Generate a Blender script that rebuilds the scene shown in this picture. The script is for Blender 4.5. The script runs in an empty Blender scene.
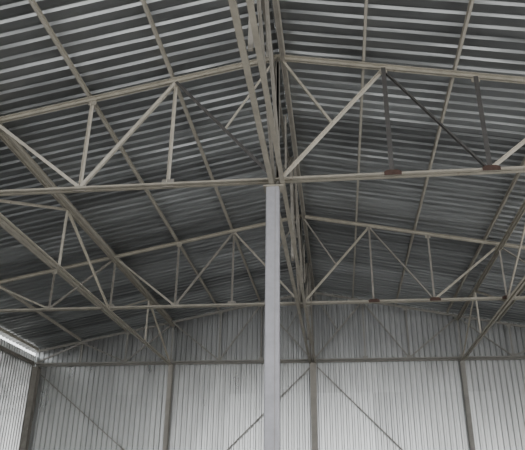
import bpy, bmesh, math, random
from mathutils import Vector, Matrix, noise
random.seed(4)
SC=bpy.context.scene; COL=SC.collection
# ---------------------------------------------------------------- dimensions
HB=7.37; ZR=2.92; SL=0.199; BAY=7.81; HALF=12.0
Y0=-2*BAY; YB=2*BAY
NODES=[0,2.15,3.93,6.0,8.0,10.0,12.0]
def zt(x): return HB+ZR-SL*abs(x)
# ---------------------------------------------------------------- materials
def mat(name, col, rough=.6, metal=0.0, var=.25, scale=3.0, rust=0.0, bump=0.0, stretch=(1,1,1)):
    m=bpy.data.materials.new(name); m.use_nodes=True; nt=m.node_tree; N=nt.nodes; L=nt.links
    b=N['Principled BSDF']; b.inputs['Roughness'].default_value=rough; b.inputs['Metallic'].default_value=metal
    tc=N.new('ShaderNodeTexCoord'); mp=N.new('ShaderNodeMapping'); mp.inputs['Scale'].default_value=stretch
    L.new(tc.outputs['Object'],mp.inputs['Vector'])
    n=N.new('ShaderNodeTexNoise'); n.inputs['Scale'].default_value=scale; n.inputs['Detail'].default_value=6; n.inputs['Roughness'].default_value=.65
    L.new(mp.outputs['Vector'],n.inputs['Vector'])
    r=N.new('ShaderNodeValToRGB'); r.color_ramp.elements[0].position=.3; r.color_ramp.elements[1].position=.7
    r.color_ramp.elements[0].color=tuple(c*(1-var) for c in col)+(1,); r.color_ramp.elements[1].color=tuple(min(1,c*(1+var)) for c in col)+(1,)
    L.new(n.outputs['Fac'],r.inputs['Fac']); out=r.outputs['Color']
    if rust>0:
        n2=N.new('ShaderNodeTexNoise'); n2.inputs['Scale'].default_value=5.5; n2.inputs['Detail'].default_value=8
        L.new(tc.outputs['Object'],n2.inputs['Vector'])
        r2=N.new('ShaderNodeValToRGB'); r2.color_ramp.elements[0].position=.72-rust*.3; r2.color_ramp.elements[1].position=.8-rust*.3
        L.new(n2.outputs['Fac'],r2.inputs['Fac'])
        mx=N.new('ShaderNodeMix'); mx.data_type='RGBA'; L.new(r2.outputs['Color'],mx.inputs['Factor'])
        L.new(out,mx.inputs['A']); mx.inputs['B'].default_value=(.13,.07,.045,1); out=mx.outputs['Result']
    L.new(out,b.inputs['Base Color'])
    if bump>0:
        bp=N.new('ShaderNodeBump'); bp.inputs['Strength'].default_value=bump; bp.inputs['Distance'].default_value=.02
        L.new(n.outputs['Fac'],bp.inputs['Height']); L.new(bp.outputs['Normal'],b.inputs['Normal'])
    return m
def sheet_mat(name, col, axis, width, rough=.36, metal=.85, var=.22, bump=.5, fine=2.6):
    """galvanised sheet: tint changes from sheet to sheet, dented surface"""
    m=bpy.data.materials.new(name); m.use_nodes=True; nt=m.node_tree; N=nt.nodes; L=nt.links
    b=N['Principled BSDF']; b.inputs['Metallic'].default_value=metal
    tc=N.new('ShaderNodeTexCoord'); sp=N.new('ShaderNodeSeparateXYZ'); L.new(tc.outputs['Object'],sp.inputs[0])
    d=N.new('ShaderNodeMath'); d.operation='DIVIDE'; d.inputs[1].default_value=width; L.new(sp.outputs[axis],d.inputs[0])
    f=N.new('ShaderNodeMath'); f.operation='FLOOR'; L.new(d.outputs[0],f.inputs[0])
    oth=0 if axis==1 else 2
    d2=N.new('ShaderNodeMath'); d2.operation='DIVIDE'; d2.inputs[1].default_value=6.1; L.new(sp.outputs[oth],d2.inputs[0])
    f2=N.new('ShaderNodeMath'); f2.operation='FLOOR'; L.new(d2.outputs[0],f2.inputs[0])
    cb=N.new('ShaderNodeCombineXYZ'); L.new(f.outputs[0],cb.inputs[0]); L.new(f2.outputs[0],cb.inputs[1])
    w=N.new('ShaderNodeTexWhiteNoise'); w.noise_dimensions='2D'; L.new(cb.outputs[0],w.inputs['Vector'])
    st=(.3,fine,1) if axis==1 else (fine,1,.3)
    mp=N.new('ShaderNodeMapping'); mp.inputs['Scale'].default_value=st
    L.new(tc.outputs['Object'],mp.inputs['Vector'])
    n=N.new('ShaderNodeTexNoise'); n.inputs['Scale'].default_value=1.3; n.inputs['Detail'].default_value=4; L.new(mp.outputs[0],n.inputs['Vector'])
    a=N.new('ShaderNodeMath'); a.operation='ADD'; L.new(w.outputs['Value'],a.inputs[0]); L.new(n.outputs['Fac'],a.inputs[1])
    h=N.new('ShaderNodeMath'); h.operation='MULTIPLY'; h.inputs[1].default_value=.5; L.new(a.outputs[0],h.inputs[0])
    r=N.new('ShaderNodeValToRGB'); r.color_ramp.elements[0].position=.15; r.color_ramp.elements[1].position=.85
    r.color_ramp.elements[0].color=tuple(c*(1-var) for c in col)+(1,); r.color_ramp.elements[1].color=tuple(min(1,c*(1+var)) for c in col)+(1,)
    L.new(h.outputs[0],r.inputs['Fac']); L.new(r.outputs['Color'],b.inputs['Base Color'])
    mr=N.new('ShaderNodeMapRange'); mr.inputs['To Min'].default_value=rough-.08; mr.inputs['To Max'].default_value=rough+.1
    L.new(n.outputs['Fac'],mr.inputs['Value']); L.new(mr.outputs[0],b.inputs['Roughness'])
    mp3=N.new('ShaderNodeMapping'); mp3.inputs['Scale'].default_value=(.35,1.1,1) if axis==1 else (1.0,1,.3)
    L.new(tc.outputs['Object'],mp3.inputs['Vector'])
    n3=N.new('ShaderNodeTexNoise'); n3.inputs['Scale'].default_value=1.2; n3.inputs['Detail'].default_value=1; L.new(mp3.outputs[0],n3.inputs['Vector'])
    bp=N.new('ShaderNodeBump'); bp.inputs['Strength'].default_value=bump; bp.inputs['Distance'].default_value=.15
    L.new(n3.outputs['Fac'],bp.inputs['Height']); L.new(bp.outputs['Normal'],b.inputs['Normal'])
    return m
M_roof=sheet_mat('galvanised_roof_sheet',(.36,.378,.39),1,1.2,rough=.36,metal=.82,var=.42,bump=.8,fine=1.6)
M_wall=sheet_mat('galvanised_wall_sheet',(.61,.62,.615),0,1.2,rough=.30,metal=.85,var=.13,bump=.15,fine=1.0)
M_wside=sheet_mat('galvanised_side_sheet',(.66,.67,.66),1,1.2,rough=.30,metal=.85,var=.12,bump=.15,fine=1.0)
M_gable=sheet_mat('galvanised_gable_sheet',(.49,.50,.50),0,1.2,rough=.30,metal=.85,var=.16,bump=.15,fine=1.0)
M_tan=mat('tan_painted_steel',(.42,.395,.335),.5,0,.18,3,rust=.16)
M_light=mat('light_tan_steel',(.58,.545,.47),.5,0,.14,3,rust=.09)  # paler tone for some web members and chords
M_purlin=mat('pale_beige_purlin_paint',(.50,.475,.415),.5,0,.1,1.5,rust=.03)
M_dark=mat('dark_grey_steel',(.085,.082,.08),.6,0,.2,4)  # darker tone for some webs of the nearest truss and a corner post
M_mid=mat('weathered_grey_brown_steel',(.29,.275,.245),.6,0,.2,3,rust=.12)
M_grey=mat('faded_grey_steel',(.36,.35,.32),.6,0,.15,3,rust=.05)
M_rust=mat('rusty_plate_steel',(.075,.043,.034),.8,0,.35,9)
M_col=mat('dull_grey_paint',(.41,.41,.445),.5,0,.12,4,rust=.0)
M_post=mat('beige_post_paint',(.42,.40,.36),.6,0,.12,3)
M_floor=mat('concrete_floor',(.25,.24,.23),.85,0,.15,1.2,bump=.1)
M_ground=mat('pale_gravel_ground',(.40,.38,.35),.95,0,.2,1.5)
# ---------------------------------------------------------------- mesh helpers
def sweep(bm, poly, p0, p1, up=(0,0,1)):
    p0=Vector(p0); p1=Vector(p1); d=(p1-p0).normalized(); up=Vector(up)
    n=(up-d*up.dot(d)).normalized(); b=d.cross(n)
    A=[bm.verts.new(p0+b*s+n*t) for s,t in poly]; B=[bm.verts.new(p1+b*s+n*t) for s,t in poly]
    k=len(poly)
    for i in range(k): bm.faces.new((A[i],A[(i+1)%k],B[(i+1)%k],B[i]))
    bm.faces.new(list(reversed(A))); bm.faces.new(B)
def L_(w,t,sx=1,sy=1,ox=0,oy=0):
    return [(ox+sx*x,oy+sy*y) for x,y in [(0,0),(w,0),(w,t),(t,t),(t,w),(0,w)]]
def box_(w,h,ox=0,oy=0): return [(ox-w/2,oy-h/2),(ox+w/2,oy-h/2),(ox+w/2,oy+h/2),(ox-w/2,oy+h/2)]
def C_(w,h,t,sx=1,ox=0,oy=0):   # channel, web at x=0, flanges towards sx
    return [(ox+sx*x,oy+y) for x,y in [(0,-h/2),(w,-h/2),(w,-h/2+t),(t,-h/2+t),(t,h/2-t),(w,h/2-t),(w,h/2),(0,h/2)]]
def I_(w,h,t):
    return [(-w/2,-h/2),(w/2,-h/2),(w/2,-h/2+t),(t/2,-h/2+t),(t/2,h/2-t),(w/2,h/2-t),(w/2,h/2),(-w/2,h/2),(-w/2,h/2-t),(-t/2,h/2-t),(-t/2,-h/2+t),(-w/2,-h/2+t)]
def cube(bm,x0,x1,y0,y1,z0,z1):
    vs=[bm.verts.new((x,y,z)) for x in (x0,x1) for y in (y0,y1) for z in (z0,z1)]
    for f in ((0,1,3,2),(4,6,7,5),(0,4,5,1),(2,3,7,6),(0,2,6,4),(1,5,7,3)): bm.faces.new([vs[i] for i in f])
def obj(name,bm,m,parent=None,origin=None,label=None,cat=None,group=None,kind=None):
    bmesh.ops.recalc_face_normals(bm,faces=bm.faces)
    if parent is not None: o0=Vector(parent['_o'])
    elif origin is not None: o0=Vector(origin)
    else: o0=Vector((0,0,0))
    bmesh.ops.translate(bm,verts=bm.verts,vec=-o0)
    me=bpy.data.meshes.new(name); bm.to_mesh(me); bm.free(); me.materials.append(m)
    o=bpy.data.objects.new(name,me); COL.objects.link(o)
    if parent is not None: o.parent=parent
    else: o.location=o0
    if label: o['label']=label
    if cat: o['category']=cat
    if group: o['group']=group
    if kind: o['kind']=kind
    return o
def thing(name,label,cat,loc,group=None):
    o=bpy.data.objects.new(name,None); COL.objects.link(o); o.location=loc; o['_o']=list(loc)
    o['label']=label; o['category']=cat
    if group: o['group']=group
    return o
def part(name,fn,m,parent,label=None):
    bm=bmesh.new(); fn(bm); return obj(name,bm,m,parent,label=label)
# ---------------------------------------------------------------- shell
def ribs(a,b,PITCH,PR):
    out=[]; n=int(math.ceil((b-a)/PITCH))
    for i in range(n):
        for u,h in PR: out.append((a+i*PITCH+u,h))
    out.append((a+n*PITCH,0)); return out
RP=(.30,[(0,0),(.16,0),(.205,1),(.26,1)])
WP=(.22,[(0,0),(.10,0),(.13,1),(.19,1)])
def strip(bm,A,B):
    for i in range(len(A)-1): bm.faces.new((A[i],A[i+1],B[i+1],B[i]))
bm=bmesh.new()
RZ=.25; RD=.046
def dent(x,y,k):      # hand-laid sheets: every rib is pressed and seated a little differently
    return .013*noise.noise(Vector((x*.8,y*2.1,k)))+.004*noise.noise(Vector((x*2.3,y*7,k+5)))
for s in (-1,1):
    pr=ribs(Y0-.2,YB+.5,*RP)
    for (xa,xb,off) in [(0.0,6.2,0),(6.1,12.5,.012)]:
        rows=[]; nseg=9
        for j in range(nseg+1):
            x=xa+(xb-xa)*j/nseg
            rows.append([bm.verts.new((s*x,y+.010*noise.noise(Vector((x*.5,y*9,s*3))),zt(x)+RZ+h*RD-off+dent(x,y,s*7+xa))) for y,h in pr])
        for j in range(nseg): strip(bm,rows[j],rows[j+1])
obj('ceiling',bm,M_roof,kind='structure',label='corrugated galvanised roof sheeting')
bm=bmesh.new(); pr=ribs(-HALF-.25,HALF,*WP); yw=YB+.22; WD=.06
def wrow(z,o,k):
    out=[]
    for x,h in pr:
        zz=z(x) if callable(z) else z
        out.append(bm.verts.new((x,yw+o-h*WD*(1+.08*noise.noise(Vector((x*3,zz*.3,k)))),zz)))
    return out
rows=[wrow(z,0,1) for z in (0,3.6,HB-.02)]
for j in range(2): strip(bm,rows[j],rows[j+1])
obj('wall_back',bm,M_wall,kind='structure')
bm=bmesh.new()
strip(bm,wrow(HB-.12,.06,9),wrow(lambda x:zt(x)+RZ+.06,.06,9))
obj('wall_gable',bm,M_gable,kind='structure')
def side(s,nm,oy0,oy1,oh):
    bm=bmesh.new(); X=s*(HALF+.2); pr=ribs(Y0,YB+.15,*WP)
    def run(sub,z0,z1):
        A=[bm.verts.new((X-s*h*WD,y,z0)) for y,h in sub]; B=[bm.verts.new((X-s*h*WD,y,z1)) for y,h in sub]; strip(bm,A,B)
    run([p for p in pr if p[0]<=oy0],0,oh); run([p for p in pr if p[0]>=oy1],0,oh); run(pr,oh,HB+.42)
    obj(nm,bm,M_wside,kind='structure')
side(-1,'wall_left',-14,-4,5.2)      # unseen side openings, added to bring daylight onto roof and back wall
side(1,'wall_right',-6,5,5.2)
bm=bmesh.new(); cube(bm,-HALF-.3,HALF+.3,Y0,YB+.3,-.2,0); obj('floor',bm,M_floor,kind='structure')
bm=bmesh.new(); cube(bm,-80,80,-90,80,-.4,-.21); obj('ground',bm,M_ground,kind='structure')
# ---------------------------------------------------------------- transverse roof trusses
def dbl(bm,p0,p1,w,t,g,sy):      # double angle, flanges outwards, legs towards sy
    for s in (-1,1): sweep(bm,L_(w,t,s,sy,s*g/2,0),p0,p1)
def roof_truss(y,label,ms,scale=1.0,ww=1.0):
    T=thing('roof_truss',label,'truss',(0,y,HB),'gable roof trusses spanning the hall')
    w=.07*scale
    part('bottom_chord',lambda b:dbl(b,(-HALF,y,HB),(HALF,y,HB),w,.012,.05,1),ms['chord'],T)
    for s in (-1,1):
        part('top_chord',lambda b:dbl(b,(0,y,zt(0)+.05),(s*HALF,y,zt(HALF)+.05),w,.012,.05,-1),ms['top'],T)
        def web(name,a,b_,m,w_=.06,flip=1):
            w_=w_*ww
            part(name,lambda b:sweep(b,L_(w_,.008,flip,flip,-flip*w_/2,-flip*w_/2),a,b_,(0,1,0)),m,T)
        for i in range(1,6):
            x=NODES[i]*s; m=ms['v'](s,i)
            web('vertical_web',(x,y,HB+.03),(x,y,zt(x)),m,(.08 if m==M_dark else .055)*scale,s)
        for k in range(6):
            if k%2==0: xb,xt=NODES[k],NODES[k+1]
            else: xb,xt=NODES[k+1],NODES[k]
            ztop=zt(xt)-.02; zb=HB+.05
            web('diagonal_web',(s*(xb+(.06 if xb==0 else 0)),y,zb),(s*xt,y,ztop),ms['d'](s,k),.06*scale,-s)
        xm=NODES[1]/2; zm=(HB+zt(NODES[1]))/2
        web('short_strut',(s*.1,y,zt(0)-.06),(s*xm,y,zm),ms['v'](s,0),.045*scale,s)
        for i in (1,2,3,4):
            x=NODES[i]*s; g=ms['g'](s,i); rusty=(g==M_rust)
            def gp(b):
                if rusty:      # plate with clipped upper corners welded across the chord's near face
                    pts=[(-.15,-.02),(.17,-.02),(.17,.05),(.1,.085),(-.09,.085),(-.15,.05)]
                    A=[b.verts.new((x+px,y-.1,HB+pz)) for px,pz in pts]; B=[b.verts.new((x+px,y-.088,HB+pz)) for px,pz in pts]
                    n=len(pts)
                    for q in range(n): b.faces.new((A[q],A[(q+1)%n],B[(q+1)%n],B[q]))
                    b.faces.new(A); b.faces.new(list(reversed(B)))
                else: cube(b,x-.12*scale,x+.12*scale,y-.012,y+.012,HB-.02,HB+.15)
            part('gusset_plate',gp,g,T,'rusty brown gusset plate' if rusty else None)
            part('top_gusset',lambda b:cube(b,x-.08,x+.08,y-.01,y+.01,zt(x)-.11,zt(x)+.04),ms['top'],T)
    part('ridge_post',lambda b:sweep(b,box_(.05,.05),(0,y,HB+.02),(0,y,zt(0)),(0,1,0)),M_mid,T)
    return T
near=dict(chord=M_tan,top=M_tan,
  v=lambda s,i:(M_dark if (s>0 and i in(1,2)) else M_light if s<0 else M_tan),
  d=lambda s,k:(M_light if (k==0 and s>0) or (k==1 and s<0) else M_dark if (s>0 and k==1) or (s<0 and k==0) else M_light),
  g=lambda s,i:(M_rust if s>0 and i<4 else M_mid))
far=dict(chord=M_tan,top=M_tan,v=lambda s,i:M_mid,d=lambda s,k:(M_tan if k%2==0 else M_mid),g=lambda s,i:(M_rust if s>0 and i<4 else M_mid))
end=dict(chord=M_grey,top=M_grey,v=lambda s,i:M_grey,d=lambda s,k:M_grey,g=lambda s,i:M_grey)
roof_truss(0,'nearest tan steel roof truss, carried by the pale square column',near,1,1.1)
roof_truss(BAY,'second steel roof truss, between the column and the back wall',far)
roof_truss(YB-.1,'farthest roof truss, standing against the corrugated gable wall',end,.85,1.15)
# ---------------------------------------------------------------- longitudinal trusses
def long_truss(x,label,zb,ztop,wide,mc,mt,mw):
    T=thing('longitudinal_truss',label,'truss',(x,0,zb),'lengthwise trusses running to the back wall')
    w=.085 if wide else .065; g=.13 if wide else .05
    y0=-BAY; y1=YB-.12
    part('bottom_chord',lambda b:dbl(b,(x,y0,zb),(x,y1,zb),w,.012,g,1),mc,T)
    part('top_chord',lambda b:dbl(b,(x,y0,ztop),(x,y1,ztop),w,.012,g,-1),mt,T)
    nn=6
    ys=[y0+BAY*.5*i for i in range(nn+1)]
    for i,yy in enumerate(ys):
        yy=min(yy,y1-.05)
        if i%2==1 or wide:
            part('vertical_web',lambda b:sweep(b,box_(.055,.055) if not wide else box_(.07,.05),(x,yy,zb+.02),(x,yy,ztop-.02),(0,1,0)),mw,T)
        if i<nn:
            yn=min(ys[i+1],y1-.05)
            a,c=((x,yy,zb+.03),(x,yn,ztop-.03)) if i%2==0 else ((x,yy,ztop-.03),(x,yn,zb+.03))
            for s in ((-1,1) if wide else (1,)):
                off=s*g/2 if wide else 0
                part('diagonal_web',lambda b:sweep(b,L_(.06,.008,1,1,-.03,-.03),(a[0]+off,a[1],a[2]),(c[0]+off,c[1],c[2]),(1,0,0)),mw,T)
            if wide:
                ym=(yy+yn)/2; zm=(a[2]+c[2])/2
                part('short_strut',lambda b:sweep(b,box_(.04,.04),(x,ym,zm),(x,ym,ztop-.02),(0,1,0)),mt,T)
    return T
long_truss(0,'deep double truss running under the ridge above the central column',HB-.13,zt(0)-.08,True,M_tan,M_mid,M_mid)
long_truss(-6,'tan lengthwise truss left of the central column',HB-.1,zt(6)-.14,False,M_light,M_tan,M_light)
long_truss(6,'tan lengthwise truss at the right edge, right of the central column',HB-.1,zt(6)-.14,False,M_tan,M_tan,M_light)
# ---------------------------------------------------------------- purlins
ordn=['first','second','third','fourth','fifth','sixth']
for s,side_ in ((-1,'left'),(1,'right')):
    for i in range(0,7):
        x=s*(NODES[i] if i else .16)
        if s>0 and 0<i<6: x-=.36
        if s<0 and 0<i<6: x-=.1
        z=zt(x)+.05
        bm=bmesh.new(); sweep(bm,C_(.05,.12,.01,-s,0,.075),(x,Y0,z),(x,YB,z))
        lab=('ridge purlin just %s of the roof peak'%side_) if i==0 else '%s purlin down the %s roof slope, counted from the ridge'%(ordn[i-1],side_)
        obj('purlin',bm,M_purlin,origin=(x,0,z),label=lab,cat='purlin',group='purlins under the roof sheeting')
# ---------------------------------------------------------------- central column
cx=-.09
T=thing('steel_column','pale grey square steel column in the middle of the hall','column',(cx,0,0))
def shaft(b):      # two channels welded toe to toe, with clipped outer corners
    a=.122; c=.02
    pts=[(-a+c,-a),(a-c,-a),(a,-a+c),(a,a-c),(a-c,a),(-a+c,a),(-a,a-c),(-a,-a+c)]
    sweep(b,pts,(cx,0,.02),(cx,0,HB-.17),(0,1,0))
part('shaft',shaft,M_col,T)
part('weld_seam',lambda b:cube(b,cx+.05,cx+.058,-.128,-.1215,.02,HB-.2),M_mid,T)
part('cap_plate',lambda b:cube(b,cx-.17,cx+.21,-.15,.15,HB-.17,HB-.145),M_tan,T)
part('base_plate',lambda b:cube(b,cx-.2,cx+.2,-.2,.2,0,.02),M_tan,T)
# ---------------------------------------------------------------- wall posts
def post(x,y,label,m,w=.2):
    T=thing('wall_post',label,'post',(x,y,0),'posts along the walls')
    part('shaft',lambda b:sweep(b,I_(w,w,.02),(x,y,.0),(x,y,HB-.12),(0,1,0)),m,T)
    part('cap_plate',lambda b:cube(b,x-w*.6,x+w*.6,y-w*.6,y+w*.6,HB-.12,HB-.1),m,T)
post(-HALF+.05,YB-.02,'dark grey steel corner post where left wall meets the back wall',M_mid,.26)
post(-6,YB-.02,'beige back wall post between the corner post and the central column',M_post,.17)
post(0,YB-.02,'beige back wall post just right of the central column',M_post,.24)
post(6,YB-.02,'grey back wall post nearest the right edge',M_grey,.17)
post(HALF-.05,YB-.02,'steel corner post at the right end of the back wall',M_dark,.26)
# ---------------------------------------------------------------- rails
bm=bmesh.new(); sweep(bm,C_(.04,.06,.01,1),(-HALF,YB+.1,HB-.02),(HALF,YB+.1,HB-.02),(0,0,1))
obj('wall_rail',bm,M_grey,origin=(0,YB+.1,HB),label='long horizontal rail across the back wall at the foot of the gable',cat='rail')
for s,side_ in ((-1,'left'),(1,'right')):
    bm=bmesh.new(); sweep(bm,C_(.06,.14,.012,-s),(s*HALF,Y0,HB),(s*HALF,YB-.2,HB))
    obj('eave_rail',bm,M_mid,origin=(s*HALF,0,HB),label='grey rail along the top of the %s side wall'%side_,cat='rail')
# ---------------------------------------------------------------- wall braces
def brace(x0,z0,x1,z1,label):
    bm=bmesh.new(); sweep(bm,L_(.045,.008,1,1),(x0,YB+.06,z0),(x1,YB+.06,z1),(0,1,0))
    obj('wall_brace',bm,M_grey,origin=(x0,YB,z0),label=label,cat='brace',group='diagonal braces on the back wall')
brace(-11.8,HB-.4,-6.1,2.6,'diagonal wall brace descending from the left corner post')
brace(-.15,HB-.25,-5.9,1.6,'diagonal wall brace descending leftwards behind the central column')
brace(.15,HB-.25,5.9,1.3,'diagonal wall brace descending rightwards from the middle back post')
# ---------------------------------------------------------------- light
w=bpy.data.worlds.new('World'); SC.world=w; w.use_nodes=True
bg=w.node_tree.nodes['Background']; bg.inputs[0].default_value=(.96,.98,1,1); bg.inputs[1].default_value=3.0
def area(name,loc,rot,sx,sy,p,col=(1,1,1)):
    l=bpy.data.lights.new(name,'AREA'); l.shape='RECTANGLE'; l.size=sx; l.size_y=sy; l.energy=p; l.color=col
    o=bpy.data.objects.new(name,l); COL.objects.link(o); o.location=loc; o.rotation_euler=rot; return o
area('doorway_daylight',(0,Y0+.3,3.2),(math.radians(100),0,0),22,5,750,(1,.98,.95))
area('added_side_fill',(HALF+.1,-.5,2.6),(0,math.radians(100),0),4.8,10,500,(1,.98,.95))  # fill lamp added at the unseen right opening
# ---------------------------------------------------------------- camera
ps,th,rh=-.1171,.4282,.0107
fw=Vector((math.sin(ps)*math.cos(th),math.cos(ps)*math.cos(th),math.sin(th)))
r0=Vector((math.cos(ps),-math.sin(ps),0)); u0=r0.cross(fw)
r=r0*math.cos(rh)+u0*math.sin(rh); u=-r0*math.sin(rh)+u0*math.cos(rh)
c=bpy.data.cameras.new('camera'); c.sensor_fit='HORIZONTAL'; c.sensor_width=36; c.lens=632/525*36; c.shift_x=(262.5-264.3)/525
co=bpy.data.objects.new('camera',c); COL.objects.link(co)
co.matrix_world=Matrix(((r.x,u.x,-fw.x,.995),(r.y,u.y,-fw.y,-10.583),(r.z,u.z,-fw.z,1.6),(0,0,0,1)))
SC.camera=co
for o in bpy.data.objects:
    if '_o' in o.keys(): del o['_o']
